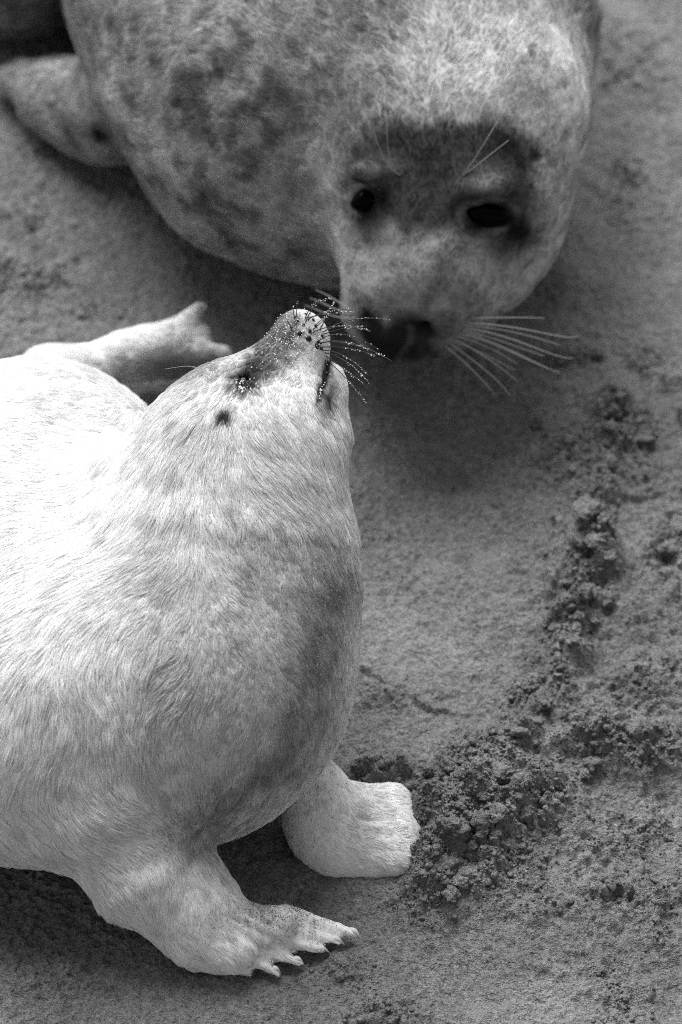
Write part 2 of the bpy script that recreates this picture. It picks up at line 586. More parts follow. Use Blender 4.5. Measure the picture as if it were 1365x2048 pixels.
ICO1 = ico_template(1); ICO_V, ICO_F = ico_template(2); ICO3 = ico_template(4)
cand = np.argwhere((CR > 0.30) & (GPX > -30) & (GPX < 1400) & (GPY > -30) & (GPY < 2080))
wts = CR[cand[:, 0], cand[:, 1]] ** 2.5 * (1 + 1.0 * blob(GPX[cand[:, 0], cand[:, 1]], GPY[cand[:, 0], cand[:, 1]], 930, 1690, 160, 140))
pick = cand[rng.choice(len(cand), 8500, replace=False, p=wts / wts.sum())]
vs = []; ts = []; fs = []; nb = 0
for k, (i, j) in enumerate(pick):
    r = .0085 * (1 + k / 12.0) ** -.30 * rng.uniform(.8, 1.2)
    tv, tf = ICO3 if k < 90 else (ICO_V, ICO_F) if k < 900 else ICO1
    s_ = r * rng.uniform(.75, 1.25, 3); s_[2] *= .8
    c = np.array([X[i, j], Y[i, j], Hh[i, j] + r * 0.1])
    o_ = rng.random(3) * 40
    off = noise3(tv + o_, 0.8) * 0.45 + np.abs(noise3(tv + o_, 0.4)) * 0.45 - .1 + np.abs(noise3(tv + o_, .18)) * .25
    vs.append(tv * (1 + off)[:, None] * s_ + c); fs.append(tf + nb); nb += len(tv)
    ts.append(np.full(len(tv), tone[i, j] * rng.uniform(.88, 1.08)))
for (a, b, rp) in ((1172, 1102, 26), (1192, 1150, 29), (1158, 1132, 18), (1215, 1165, 15), (1083, 1424, 24), (1120, 1442, 15), (1146, 1282, 20), (1133, 1238, 17), (1165, 1225, 16),
                   (1228, 846, 22), (1290, 890, 17), (1075, 846, 13), (890, 1762, 27), (938, 1782, 20), (905, 1812, 19), (962, 1702, 20), (1000, 1602, 22), (868, 1700, 18), (1050, 1660, 18),
                   (900, 1600, 17), (1195, 715, 12), (1290, 748, 10), (1340, 1110, 18), (1315, 1130, 12), (1000, 1690, 17), (860, 1560, 14)):
    g_ = Pz(a, b, .008); i = int(np.argmin(np.abs(gx - g_[0]))); j = int(np.argmin(np.abs(gy - g_[1])))
    tv, tf = ICO3; o_ = rng.random(3) * 40
    off = noise3(tv + o_, 0.9) * 0.50 + np.abs(noise3(tv + o_, 0.45)) * 0.5 - .1 + np.abs(noise3(tv + o_, .2)) * .28
    s_ = rp * S * .82 * rng.uniform(.75, 1.3, 3); s_[2] *= .7
    vs.append(tv * (1 + off)[:, None] * s_ + np.array([X[i, j], Y[i, j], Hh[i, j] + rp * S * .25])); fs.append(tf + nb); nb += len(tv)
    ts.append(np.full(len(tv), tone[i, j] * .92))
clod_me = mesh_np("sand_clods", np.concatenate(vs), np.concatenate(fs))
attr_point(clod_me, "tone", np.concatenate(ts))
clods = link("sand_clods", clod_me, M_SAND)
clods["kind"] = "stuff"
clods["label"] = "loose moist sand clods scattered over the churned sand"


# ------------------------------------------------------------------ fur
def grow(name, verts, quads, tone_v, count, guides, parent, mat, mask=None, lenmul=1.0, rad=0.00016, lift=0.22,
         clump=0.0065, clump_pull=0.6, seg=5, seed=1, swirl=0.6, sigma=110, jitter=.18, cvar=.055):
    r = np.random.default_rng(seed)
    nrm = normals_of(verts, quads)
    c = verts[quads].mean(1)
    area = np.linalg.norm(np.cross(verts[quads[:, 2]] - verts[quads[:, 0]], verts[quads[:, 3]] - verts[quads[:, 1]]), axis=1) / 2
    px, py = project(c)
    view = CAM - c; view /= np.linalg.norm(view, axis=1)[:, None]
    fn = nrm[quads].mean(1)
    facing = (fn * view).sum(1)
    w = area * (facing > -0.45) * np.where((px > -70) & (px < 1435) & (py > -70) & (py < 2100), 1.0, .35) * (c[:, 2] > -0.005)
    if mask is not None:
        w = w * mask(px, py, c)
    f = r.choice(len(quads), count, p=w / w.sum())
    u, v = r.random(count), r.random(count)
    q = quads[f]

    def lerp(A):
        sh = (slice(None),) + (None,) * (A.ndim - 1)
        return (A[q[:, 0]] * ((1 - u) * (1 - v))[sh] + A[q[:, 1]] * (u * (1 - v))[sh]
                + A[q[:, 2]] * (u * v)[sh] + A[q[:, 3]] * ((1 - u) * v)[sh])
    root = lerp(verts); N = lerp(nrm); N /= np.linalg.norm(N, axis=1)[:, None]; tn = lerp(tone_v)
    px, py = project(root)
    G = np.array(guides, float)     # px, py, dx, dy, length mm
    dx = np.zeros(count); dy = np.zeros(count); ln = np.zeros(count); ws = np.zeros(count) + 1e-9
    for g in G:
        k = np.exp(-((px - g[0]) ** 2 + (py - g[1]) ** 2) / (2 * sigma ** 2)) + 1e-7
        L = math.hypot(g[2], g[3])
        dx += k * g[2] / L; dy += k * g[3] / L; ln += k * g[4]; ws += k
    dx /= ws; dy /= ws; ln = ln / ws * 0.001 * lenmul
    ro = root @ np.array([[.8, .36, -.48], [-.6, .48, -.64], [0, .8, .6]])
    a = np.arctan2(dy, dx) + swirl * 1.1 * fbm(ro, 0.085, 2, 2) + swirl * 0.15 * noise3(ro, 0.03, 3) + r.normal(0, jitter, count)
    T = np.cos(a)[:, None] * RIGHT - np.sin(a)[:, None] * UP
    T = T - N * (T * N).sum(1)[:, None]
    T /= np.linalg.norm(T, axis=1)[:, None] + 1e-9
    ln = ln * r.uniform(0.6, 1.15, count) * (1 + 0.2 * noise3(ro, 0.035, 5))
    lf = lift * (1 + 0.2 * noise3(ro, 0.04, 7)) * r.uniform(.6, 1.4, count)
    t = np.linspace(0, 1, seg)
    P = root[:, None, :] + T[:, None, :] * (ln[:, None] * t[None])[..., None] \
        + N[:, None, :] * (ln * lf)[:, None, None] * (np.sin(t * 1.9) * 0.9)[None, :, None] - N[:, None, :] * 0.0004
    B = np.cross(N, T)
    bend = r.normal(0, .10, count) + 0.18 * noise3(ro, .02, 9)
    P += B[:, None, :] * (ln * bend)[:, None, None] * (t ** 2)[None, :, None]
    P[:, :, 2] -= (ln * 0.10)[:, None] * (t ** 2)[None]
    # clumping
    nc = max(50, int(count / 55))
    ci = r.choice(count, nc, replace=False)
    kd = kdtree.KDTree(nc)
    for k, i in enumerate(ci):
        kd.insert(root[i].tolist(), k)
    kd.balance()
    near = np.fromiter((kd.find(p)[1] for p in root.tolist()), dtype=np.int64, count=count)
    tip = P[ci][near]
    off = tip - P
    dist = np.linalg.norm(root[ci][near] - root, axis=1)
    pull = clump_pull * np.exp(-(dist / (2.2 * clump)) ** 2) * r.uniform(.5, 1, count)
    P += off * (pull[:, None] * (t ** 1.3)[None])[..., None]
    hc = bpy.data.hair_curves.new(name)
    hc.add_curves([seg] * count)
    hc.attributes["position"].data.foreach_set('vector', np.ascontiguousarray(P, dtype=np.float32).ravel())
    ra = hc.attributes.get("radius") or hc.attributes.new("radius", 'FLOAT', 'POINT')
    rr = rad * (1 - 0.75 * t ** 1.5)[None] * r.uniform(.7, 1.3, count)[:, None]
    ra.data.foreach_set('value', rr.astype(np.float32).ravel())
    ta = hc.attributes.new("tone", 'FLOAT', 'CURVE')
    ctone = 1 + cvar * r.normal(0, 1, nc)[near] + 0.12 * r.normal(0, 1, count)
    ta.data.foreach_set('value', np.clip(tn * ctone, .01, .95).astype(np.float32))
    o = link(name, hc, mat, parent)
    o["kind"] = "stuff"
    return o


def tube(pts, radii, sides=5):
    pts = np.asarray(pts, float); n = len(pts)
    tan = np.gradient(pts, axis=0); tan /= np.linalg.norm(tan, axis=1)[:, None]
    ref = np.array([0.3, 0.5, 0.81])
    a = np.cross(tan, ref); a /= np.linalg.norm(a, axis=1)[:, None]
    b = np.cross(tan, a)
    th = np.arange(sides) * 2 * math.pi / sides
    v = pts[:, None] + np.asarray(radii)[:, None, None] * (np.cos(th)[None, :, None] * a[:, None] + np.sin(th)[None, :, None] * b[:, None])
    v = v.reshape(-1, 3)
    f = []
    for i in range(n - 1):
        for j in range(sides):
            k = (j + 1) % sides
            f.append((i * sides + j, i * sides + k, (i + 1) * sides + k, (i + 1) * sides + j))
    return v, np.array(f)


def bez(a, b, c, d, n=12):
    t = np.linspace(0, 1, n)[:, None]
    return (1 - t) ** 3 * a + 3 * (1 - t) ** 2 * t * b + 3 * (1 - t) * t * t * c + t ** 3 * d


def world_parent(name, loc, label, cat):
    o = bpy.data.objects.new(name, None)
    COL.objects.link(o)
    o["label"] = label; o["category"] = cat
    return o


def shell(verts, quads):
    return mesh_np("body", verts, quads)


def surf_at(bvh, px, py):
    d = ray(px, py)
    hit = bvh.ray_cast(Vector(CAM.tolist()), Vector(d.tolist()).normalized())
    return (np.array(hit[0]), np.array(hit[1])) if hit[0] is not None else (None, None)


from mathutils.bvhtree import BVHTree


def make_bvh(v, q):
    return BVHTree.FromPolygons(v.tolist(), q.tolist())




def R(rpx, w):                     # radius in photo pixels at depth w -> metres
    return rpx * S * (DIST + w) / DIST


# ------------------------------------------------------------------ the pup
W0 = -0.47
pf = Field()


def pb(px, py, r, w=W0, k=0.05, **kw):
    pf.ball(Pw(px, py, w), R(r, w), k, **kw)


def pc(x0, y0, r0, x1, y1, r1, w0=W0, w1=None, k=0.03, sub=False):
    w1 = w0 if w1 is None else w1
    pf.cone(Pw(x0, y0, w0), R(r0, w0), Pw(x1, y1, w1), R(r1, w1), k, sub)


def pe(px, py, rx, ry, rd, ang=0, w=W0, k=0.04, sub=False, tilt=0):
    pf.ell(Pw(px, py, w), R(rx, w), R(ry, w), R(rd, w), ang, k, sub, tilt)


# torso and neck
pb(385, 1335, 322, k=.06)
pe(300, 1380, 330, 300, 300, 0, W0, .06)
pb(90, 1420, 315, -.46, .06)
pb(-150, 1360, 330, -.42, .06)
pf.ball(Pz(80, 1000, .16), R(238, -.22), .14)
pf.cone(Pz(-160, 1150, .19), R(280, -.3), Pz(60, 1010, .16), R(232, -.22), .12)
pb(180, 1190, 165, -.38, .12)
pc(455, 1150, 256, 470, 985, 196, k=.06)
pc(462, 1040, 208, 482, 900, 158, k=.075)
pb(322, 1010, 95, -.40, .10)
# rear of the body curling round behind
pf.cone(Pz(60, 900, .11), R(150, -.1), Pz(110, 770, .07), R(70, .05), .05)
# hind flippers
pf.cone(Pz(100, 765, .06), R(58, .1), Pz(250, 702, .06), R(34, .15), .03)
pf.cone(Pz(250, 703, .06), R(30, .15), Pz(340, 670, .065), R(20, .15), .02)
pf.cone(Pz(340, 668, .065), R(20, .15), Pz(396, 618, .075), R(13, .15), .012)
pf.cone(Pz(300, 694, .06), R(27, .15), Pz(450, 704, .05), R(13, .15), .02)
pf.cone(Pz(260, 725, .045), R(34, .15), Pz(415, 733, .025), R(14, .15), .025)
pf.cone(Pz(300, 690, .06), R(30, .15), Pz(400, 668, .055), R(18, .15), .02)
# head
pb(495, 850, 116, k=.04)
pe(532, 800, 78, 98, 85, 30, W0, .025)
pc(554, 756, 74, 598, 677, 53, k=.02)
pb(600, 673, 51, k=.01)
pe(618, 700, 36, 50, 46, -12, W0 - .006, .015)
pe(582, 885, 98, 90, 108, 0, W0, .03)
pe(575, 805, 78, 80, 88, 20, W0, .03)
pc(648, 845, 46, 662, 775, 30, k=.02)
pc(662, 775, 29, 668, 748, 17, k=.012)
# mouth slit, eye hollow, ear hole
pc(668, 708, 5.0, 654, 742, 6.5, W0 - .020, W0 - .026, .004, True)
pc(654, 742, 7, 636, 800, 8.0, W0 - .028, W0 - .043, .004, True)
pe(493, 765, 17, 12, 16, 40, W0 - .053, .010, True)
pe(449, 832, 10, 13, 22, -30, W0 - .068, .006, True)
# near forelimb
pc(225, 1600, 168, 292, 1725, 112, -.52, -.52, .035)
pc(292, 1725, 110, 385, 1815, 84, -.52, -.515, .03)
pc(385, 1815, 84, 452, 1872, 66, -.515, -.51, .03)
pc(455, 1868, 62, 560, 1846, 38, -.505, -.505, .02)
pc(400, 1876, 60, 465, 1905, 38, -.52, -.53, .02)
for (a, b, c, d, r0, r1) in ((570, 1832, 706, 1866, 28, 11), (560, 1854, 674, 1883, 25, 9), (540, 1872, 644, 1901, 24, 9),
                             (505, 1888, 594, 1924, 24, 9), (470, 1902, 550, 1943, 24, 9), (420, 1900, 495, 1946, 30, 10)):
    g0 = Pz(a, b, .034); g1 = Pz(c, d, .016)
    pf.cone(g0, r0 * S * .92, g1, r1 * S * .92, .006)
# skin folds of the armpit
# far forelimb
pf.ell(Pz(644, 1640, .030), R(74, -.4), R(112, -.4), R(60, -.4), -12, .006)
pf.ell(Pz(732, 1676, .020), R(90, -.4), R(88, -.4), R(40, -.4), 8, .03)
pf.cone(Pw(540, 1480, -.40), R(80, -.4), Pz(650, 1575, .05), R(42, -.4), .012)
pf.cone(Pz(690, 1594, .026), R(34, -.4), Pz(775, 1600, .022), R(30, -.4), .012)
pf.cone(Pz(790, 1610, .012), .012, Pz(800, 1720, .010), .014, .03)
for (yy) in (1622, 1650, 1680):
    pf.cone(Pz(780, yy, .018), .009, Pz(830, yy + 2, .010), .005, .02)
PV, PQ = pf.mesh(0.0028, smooth=2)
PN = normals_of(PV, PQ)
ppx, ppy = project(PV)
# soft folds in skin and blubber
fold = 0.0010 * np.sin((ppx * .35 + ppy) / 13 + 4 * noise3(PV, .06, 4)) * blob(ppx, ppy, 330, 1700, 120, 80)
fold += 0.003 * np.sin((ppy + .25 * ppx) / 17 + 3 * noise3(PV, .08, 5)) * blob(ppx, ppy, 150, 920, 170, 120) * .35
RP = PV @ np.array([[.8, .36, -.48], [-.6, .48, -.64], [0, .8, .6]])
fold += 0.0035 * noise3(RP, .11, 6) * sstep(900, 1000, ppy) + .0006 * noise3(RP, .03, 6) * sstep(850, 950, ppy)
pad = sstep(.12, .08, PV[:, 2]) * sstep(.006, .018, PV[:, 2]) * (PN[:, 2] > 0)
PV[:, 2] -= .011 * blob(ppx, ppy, 742, 1612, 48, 36, 10) * pad
th_ = np.arctan2(ppy - 1640, ppx - 600)
fold += .0006 * np.sin(th_ * 30) * blob(ppx, ppy, 770, 1660, 55, 90) * pad
fold += .0012 * np.sin((ppy - .5 * ppx) / 4.2 + noise3(PV, .03, 9)) * blob(ppx, ppy, 520, 1870, 70, 45, 25)
PV = PV + PN * fold[:, None]
PN = normals_of(PV, PQ)


def pup_tone(px, py, P):
    n1 = fbm(P, .05, 3, 1); n2 = fbm(P, .012, 3, 2)
    t = 0.85 + 0.03 * n1
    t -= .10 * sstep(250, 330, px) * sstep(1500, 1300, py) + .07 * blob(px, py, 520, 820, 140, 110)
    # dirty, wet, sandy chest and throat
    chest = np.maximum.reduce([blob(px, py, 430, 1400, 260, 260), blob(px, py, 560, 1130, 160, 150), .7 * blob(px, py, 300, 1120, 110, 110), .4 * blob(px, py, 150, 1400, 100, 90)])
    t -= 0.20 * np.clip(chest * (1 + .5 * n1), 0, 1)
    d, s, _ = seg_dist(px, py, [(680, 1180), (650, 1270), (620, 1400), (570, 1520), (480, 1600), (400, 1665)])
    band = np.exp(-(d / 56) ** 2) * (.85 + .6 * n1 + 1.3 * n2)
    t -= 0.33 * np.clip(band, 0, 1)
    t += .12 * blob(px, py, 705, 1290, 18, 140)  # back-lit rim of the chest painted into the fur tone
    # grey muzzle
    mz = np.clip(1.5 * blob(px, py, 556, 692, 44, 52, 35) * (1 + .9 * n2) + 1.1 * blob(px, py, 575, 645, 34, 30, 20) * (1 + n2) + .9 * blob(px, py, 515, 735, 40, 26, -35) * (1 + n2), 0, 1)
    t = t * (1 - mz) + (.13 + .08 * n2) * mz
    sn = np.clip(1.3 * blob(px, py, 610, 650, 46, 40), 0, 1) * (1 - mz)
    t = t * (1 - sn) + .42 * sn
    ey = np.clip(1.6 * blob(px, py, 492, 765, 28, 23) * (1 + n2), 0, 1)
    t = t * (1 - ey) + .10 * ey
    ey = np.clip(1.6 * blob(px, py, 450, 830, 13, 14, 40), 0, 1)
    t = t * (1 - ey) + .015 * ey
    t -= .45 * blob(px, py, 390, 855, 10, 5)
    d, s, _ = seg_dist(px, py, [(658, 718), (648, 760), (634, 800)])
    ey = np.exp(-(d / 8) ** 4)
    t = t * (1 - ey) + .04 * ey
    ey = np.clip(1.2 * blob(px, py, 648, 802, 17, 22) * (1 + n2), 0, 1)
    t = t * (1 - ey) + .2 * ey
    t -= .42 * blob(px, py, 666, 775, 16, 38, -8)
    fl = np.clip(2 * blob(px, py, 700, 1650, 130, 130), 0, 1) * sstep(.12, .10, P[:, 2]) * sstep(560, 600, px)
    t = t * (1 - fl) + .90 * fl - .12 * blob(px, py, 735, 1625, 50, 60) * fl  # clean pale flipper; shade of its hollow facet painted in
    # small stains
    for (a, b, r, s_) in ((478, 1280, 16, .3), (455, 1010, 12, .3), (490, 1135, 18, .2), (420, 1110, 9, .2), (330, 1180, 30, .15), (490, 1060, 30, .15),
                          (110, 1390, 50, .15), (520, 1800, 40, .2), (720, 1640, 45, .14)):
        t -= s_ * blob(px, py, a, b, r, r * .7) * (1 + n2)
    # speckles
    t -= .18 * np.clip(n2 - .25, 0, 1) * chest * 2
    # shade under the hind flippers and in their notch, painted into the tone
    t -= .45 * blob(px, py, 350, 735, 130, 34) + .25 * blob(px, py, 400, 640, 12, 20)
    return np.clip(t, .03, .9)


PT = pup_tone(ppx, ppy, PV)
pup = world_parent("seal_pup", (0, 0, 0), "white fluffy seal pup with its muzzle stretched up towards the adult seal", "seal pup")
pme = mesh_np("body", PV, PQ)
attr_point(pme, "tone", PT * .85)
pbody = link("body", pme, M_PUP, pup)
PBVH = make_bvh(PV, PQ)

# photo-space flow: x, y, dx, dy, length in mm
PG = [(600, 640, -.7, .7, 2.5), (640, 700, -.2, 1, 3.5), (560, 690, -.6, .8, 2.5), (500, 740, -.5, .9, 4), (430, 780, -.8, .5, 7), (350, 850, -.6, .8, 14),
      (560, 790, 0, 1, 8), (600, 850, .5, .85, 13), (665, 900, .7, .9, 15), (670, 780, .1, 1, 4), (450, 880, -.1, 1, 17), (520, 930, .4, 1, 18), (600, 960, .8, .7, 18),
      (680, 980, .8, .7, 14), (400, 980, -.15, 1, 20), (320, 960, -.3, 1, 20), (340, 1060, -.3, 1, 18), (480, 1060, .3, .9, 12), (600, 1080, .3, .8, 10),
      (180, 760, -.9, .3, 13), (60, 760, -1, .2, 13), (100, 900, -1, .25, 17), (230, 900, -.9, .5, 16), (40, 980, -.9, .5, 18),
      (100, 1080, -.8, .7, 22), (220, 1150, -.7, .6, 20), (60, 1200, -.6, 1, 22), (200, 1260, -.6, .7, 20), (100, 1350, -.4, 1, 20), (330, 1200, -.4, .6, 12),
      (330, 1330, -.8, .6, 17), (200, 1380, .2, 1, 20), (270, 1340, .4, .9, 22), (60, 1500, -.5, 1, 18), (250, 1480, .1, 1, 14), (450, 1300, .2, 1, 9), (560, 1200, .4, .9, 8),
      (690, 1150, .5, 1, 7), (690, 1300, .4, 1, 8), (600, 1400, .2, 1, 7), (450, 1450, 0, 1, 9), (350, 1560, .2, 1, 10), (500, 1590, -.1, 1, 13), (400, 1650, -.2, 1, 13), (580, 1530, .1, 1, 12),
      (100, 1640, .6, .8, 15), (220, 1680, .8, .7, 14), (320, 1680, .7, .7, 12), (60, 1720, .5, .7, 12), (250, 1770, .6, .8, 14), (350, 1790, .2, 1, 12), (420, 1760, .3, 1, 10),
      (380, 1860, .4, 1, 9), (460, 1860, .6, .8, 6), (560, 1860, .9, .5, 5), (650, 1870, .9, .5, 4), (460, 1930, .9, .5, 6), (400, 1920, .6, .8, 8),
      (640, 1560, .1, 1, 5), (620, 1660, .1, 1, 6), (720, 1600, .7, .4, 5), (740, 1700, .8, .5, 5), (800, 1650, 1, .2, 6), (680, 1740, .7, .6, 6),
      (250, 690, .9, -.2, 8), (380, 630, .8, -.5, 6), (420, 700, 1, .1, 6)]
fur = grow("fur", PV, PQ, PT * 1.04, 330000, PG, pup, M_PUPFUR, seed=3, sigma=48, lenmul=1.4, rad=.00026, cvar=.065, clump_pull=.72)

# whisker pads: dark pits on the muzzle with whiskers carrying sand
wv = []
PITS = [(583, 656, 3.5), (596, 642, 3), (608, 650, 4), (600, 667, 6), (627, 640, 4), (620, 662, 5), (632, 652, 4), (618, 677, 7), (637, 683, 4), (645, 672, 4), (635, 693, 6), (643, 697, 4.5), (612, 628, 3), (590, 634, 3)]
WH = [  # start pit, control, end
    ((583, 656), (575, 640), (570, 632)), ((590, 640), (587, 622), (586, 612)), ((594, 632), (593, 615), (596, 602)),
    ((610, 640), (618, 610), (640, 598)), ((612, 645), (625, 600), (665, 596)), ((616, 640), (640, 620), (700, 618)), ((612, 636), (650, 626), (718, 622)),
    ((631, 651), (642, 640), (652, 632)), ((627, 658), (650, 640), (662, 622)), ((622, 668), (660, 640), (742, 662)), ((630, 690), (670, 640), (760, 700)),
    ((645, 664), (690, 640), (738, 660)), ((648, 668), (700, 650), (735, 652)), ((636, 687), (680, 672), (770, 712)), ((640, 688), (690, 665), (784, 722)),
    ((646, 694), (700, 690), (752, 712)), ((644, 700), (690, 700), (735, 748)), ((650, 705), (700, 715), (742, 770)), ((650, 710), (695, 740), (730, 770)),
    ((655, 720), (700, 760), (732, 805)), ((650, 662), (700, 625), (780, 640)), ((640, 660), (670, 600), (668, 605))]
grains_pos = []
for k, (a, c, e) in enumerate(WH):
    h, n = surf_at(PBVH, *a)
    if h is None:
        h, n = surf_at(PBVH, a[0] - 12, a[1] + 4)
    if h is None:
        continue
    dep = float((h - CAM) @ FWD) - DIST
    lean = rng.uniform(-.05, .0)
    A = h; C_ = Pw(c[0], c[1], dep + lean * .5); E_ = Pw(e[0], e[1], dep + lean)
    pts = bez(A, A + (C_ - A) * .6, C_ + (E_ - C_) * .3, E_, 12)
    v, f = tube(pts, np.linspace(.00062, .00028, 12), 5)
    o = link("whisker", mesh_np("whisker", v, f), M_WHISK_D, pup)
    wdark = o
    tt = rng.uniform(.45, 1.0, int(rng.uniform(12, 22))) if k > 2 else rng.uniform(.8, 1, 3)
    for t in tt:
        i = t * 11; i0 = int(min(i, 10)); p = pts[i0] + (pts[i0 + 1] - pts[i0]) * (i - i0)
        grains_pos.append((p + rng.normal(0, .0005, 3), rng.uniform(.0004, .0009)))
# brow whiskers
for a, c, e in (((425, 752), (390, 728), (330, 738)), ((428, 750), (405, 735), (385, 735)), ((432, 746), (425, 735), (416, 722)), ((420, 756), (400, 745), (388, 738)), ((380, 790), (360, 786), (345, 782))):
    h, n = surf_at(PBVH, a[0] + 6, a[1] + 8)
    if h is None:
        continue
    dep = float((h - CAM) @ FWD) - DIST
    pts = bez(h, Pw(*c, dep), Pw(*c, dep), Pw(*e, dep), 10)
    v, f = tube(pts, np.linspace(.0004, .00015, 10), 5)
    link("whisker", mesh_np("whisker", v, f), M_WHISK_L, pup)
# pits
for (a, b, r) in PITS:
    h, n = surf_at(PBVH, a, b)
    if h is None:
        continue
    v = ICO_V * np.array([1, 1, 1.25]) * r * S * .8 + h - n * r * S * .15
    link("whisker_pit", mesh_np("whisker_pit", v, ICO_F), M_DARK, pup)


# grains of sand: on whiskers and eye (pale), over the chest and muzzle (dull)
def grain_mesh(items, seed):
    r = np.random.default_rng(seed)
    base = np.array([[1, 0, 0], [-1, 0, 0], [0, 1, 0], [0, -1, 0], [0, 0, 1], [0, 0, -1]], float)
    fa = np.array([[0, 2, 4], [2, 1, 4], [1, 3, 4], [3, 0, 4], [2, 0, 5], [1, 2, 5], [3, 1, 5], [0, 3, 5]])
    n = len(items)
    P = np.array([i[0] for i in items]); s = np.array([i[1] for i in items])
    v = P[:, None] + base[None] * s[:, None, None] * r.uniform(.6, 1.3, (n, 6, 1)) + r.normal(0, .2, (n, 6, 3)) * s[:, None, None]
    f = fa[None] + (np.arange(n) * 6)[:, None, None]
    return mesh_np("sand_grains", v.reshape(-1, 3), f.reshape(-1, 3), False)


pale = list(grains_pos)
for _ in range(42):
    th = rng.choice([.6, 1.4, 2.0, 3.0, 3.6, 5.4]) + rng.normal(0, .35); rr = rng.uniform(.35, 1.1)
    h, n = surf_at(PBVH, 494 + 22 * rr * math.cos(th), 768 + 18 * rr * math.sin(th))
    if h is not None:
        pale.append((h + n * .0025, rng.uniform(.0006, .0015)))
for _ in range(500):
    h, n = surf_at(PBVH, rng.normal(580, 35), rng.normal(670, 38))
    if h is not None and n is not None:
        pale.append((h + n * .002, rng.uniform(.0004, .0009)))
for _ in range(14):
    t = rng.random(); h, n = surf_at(PBVH, 650 - 14 * t + rng.normal(0, 5), 725 + 80 * t)
    if h is not None:
        pale.append((h + n * .003, rng.uniform(.0006, .0013)))
g = link("sand_grains", grain_mesh(pale, 1), M_GRAIN, pup); g["kind"] = "stuff"
dull = []
r2 = np.random.default_rng(11)
for _ in range(12000):
    m = r2.random()
    if m < .55:
        t = r2.random(); k = int(t * 5); q = [(700, 1100), (690, 1230), (665, 1380), (590, 1530), (490, 1620), (390, 1680)]
        a = q[k]; b = q[k + 1]; u = t * 5 - k
        x = a[0] + (b[0] - a[0]) * u + r2.normal(-25, 45); y = a[1] + (b[1] - a[1]) * u + r2.normal(0, 30)
    elif m < .8:
        x, y = r2.normal(480, 130), r2.normal(1430, 150)
    elif m < .92:
        x, y = r2.normal(560, 60), r2.normal(1830, 25)
    else:
        x, y = r2.normal(600, 90), r2.normal(1150, 120)
    h, n = surf_at(PBVH, x, y)
    if h is not None:
        dull.append((h + n * r2.uniform(.001, .006), r2.uniform(.0003, .0009)))
g = link("sand_grains", grain_mesh(dull, 2), M_GRAIN_D, pup); g["kind"] = "stuff"

# closed eye line and nostril
for pts_px, rad_ in (([(484, 752), (490, 762), (499, 776), (503, 778)], .0016),):
    pp = []
    for a in pts_px:
        h, n = surf_at(PBVH, *a)
        pp.append(h + n * .001)
    v, f = tube(pp, [rad_ * .5, rad_, rad_, rad_ * .4], 6)
    link("eyelid_line", mesh_np("eyelid_line", v, f), M_DARK, pup)

# claws
for (a, b, c, d) in ((700, 1860, 723, 1879), (664, 1878, 690, 1891), (632, 1898, 660, 1906), (588, 1918, 609, 1931), (545, 1938, 562, 1949)):
    p0 = Pz(a, b, .018); p1 = Pz(c, d, .006)
    mid = (p0 + p1) / 2 + np.array([0, 0, .005])
    v, f = tube(bez(p0, mid, mid, p1, 7), np.array([.0030, .0034, .0033, .0029, .0022, .0013, .0003]), 7)
    link("claw", mesh_np("claw", v, f), M_CLAW, pup)

# ------------------------------------------------------------------ the mother
mf = Field()
WH0 = -0.02


def mb(px, py, r, w, k=.06, sub=False):
    mf.ball(Pw(px, py, w), R(r, w), k, sub)


def me_(px, py, rx, ry, rd, ang=0, w=WH0, k=.04, sub=False, tilt=0):
    mf.ell(Pw(px, py, w), R(rx, w), R(ry, w), R(rd, w), ang, k, sub, tilt)


# body
mf.ball(Pz(745, 115, .27), R(455, .15), .08)
mf.ball(Pz(600, 140, .23), R(385, .15), .08)
mf.ball(Pz(480, 60, .19), R(305, .2), .06)
mf.ball(Pz(640, -160, .29), R(470, .3), .08)
mf.cone(Pz(600, -200, .30), .29, Pz(420, -900, .22), .20, .08)
mf.cone(Pz(420, -900, .22), .20, Pz(330, -1300, .10), .08, .08)
mf.cone(Pz(330, -1300, .08), .07, Pz(200, -1500, .04), .03, .05)
mf.cone(Pz(330, -1300, .08), .07, Pz(420, -1540, .04), .03, .05)
mf.ball(Pz(30, -140, .14), R(215, .4), .04)
# fore flipper
mf.cone(Pz(310, 215, .10), R(100, .2), Pz(215, 225, .07), R(100, .25), .03)
mf.cone(Pz(215, 225, .07), R(98, .25), Pz(110, 188, .06), R(76, .3), .03)
mf.cone(Pz(110, 188, .06), R(74, .3), Pz(40, 160, .05), R(46, .3), .02)
for a, b in ((-10, 138), (-16, 160), (-8, 184)):
    mf.cone(Pz(45, 160, .045), R(26, .3), Pz(a + 10, b, .03), R(13, .3), .012)
# neck and head
mf.ball(Pw(960, 190, .0), R(212, 0), .05)
mb(905, 375, 250, WH0 + .03, .05)
me_(888, 488, 172, 140, 165, 8, WH0 + .02, .05)
me_(850, 520, 140, 150, 150, 10, WH0 - .03, .05)
me_(838, 590, 118, 95, 110, 10, WH0 - .03, .04)
me_(772, 630, 84, 74, 80, 0, WH0 - .02, .03)
me_(880, 622, 88, 76, 84, 0, WH0 - .02, .03)
me_(812, 662, 66, 58, 62, 0, WH0 - .045, .02)
me_(850, 640, 90, 70, 60, 0, WH0 + .03, .03)
# brow pads, sockets
me_(735, 345, 38, 30, 34, 0, WH0 - .110, .025)
me_(980, 372, 52, 34, 36, -10, WH0 - .112, .025)
me_(729, 400, 34, 28, 30, 0, WH0 - .118, .018, True)
me_(978, 430, 54, 31, 36, -8, WH0 - .120, .018, True)
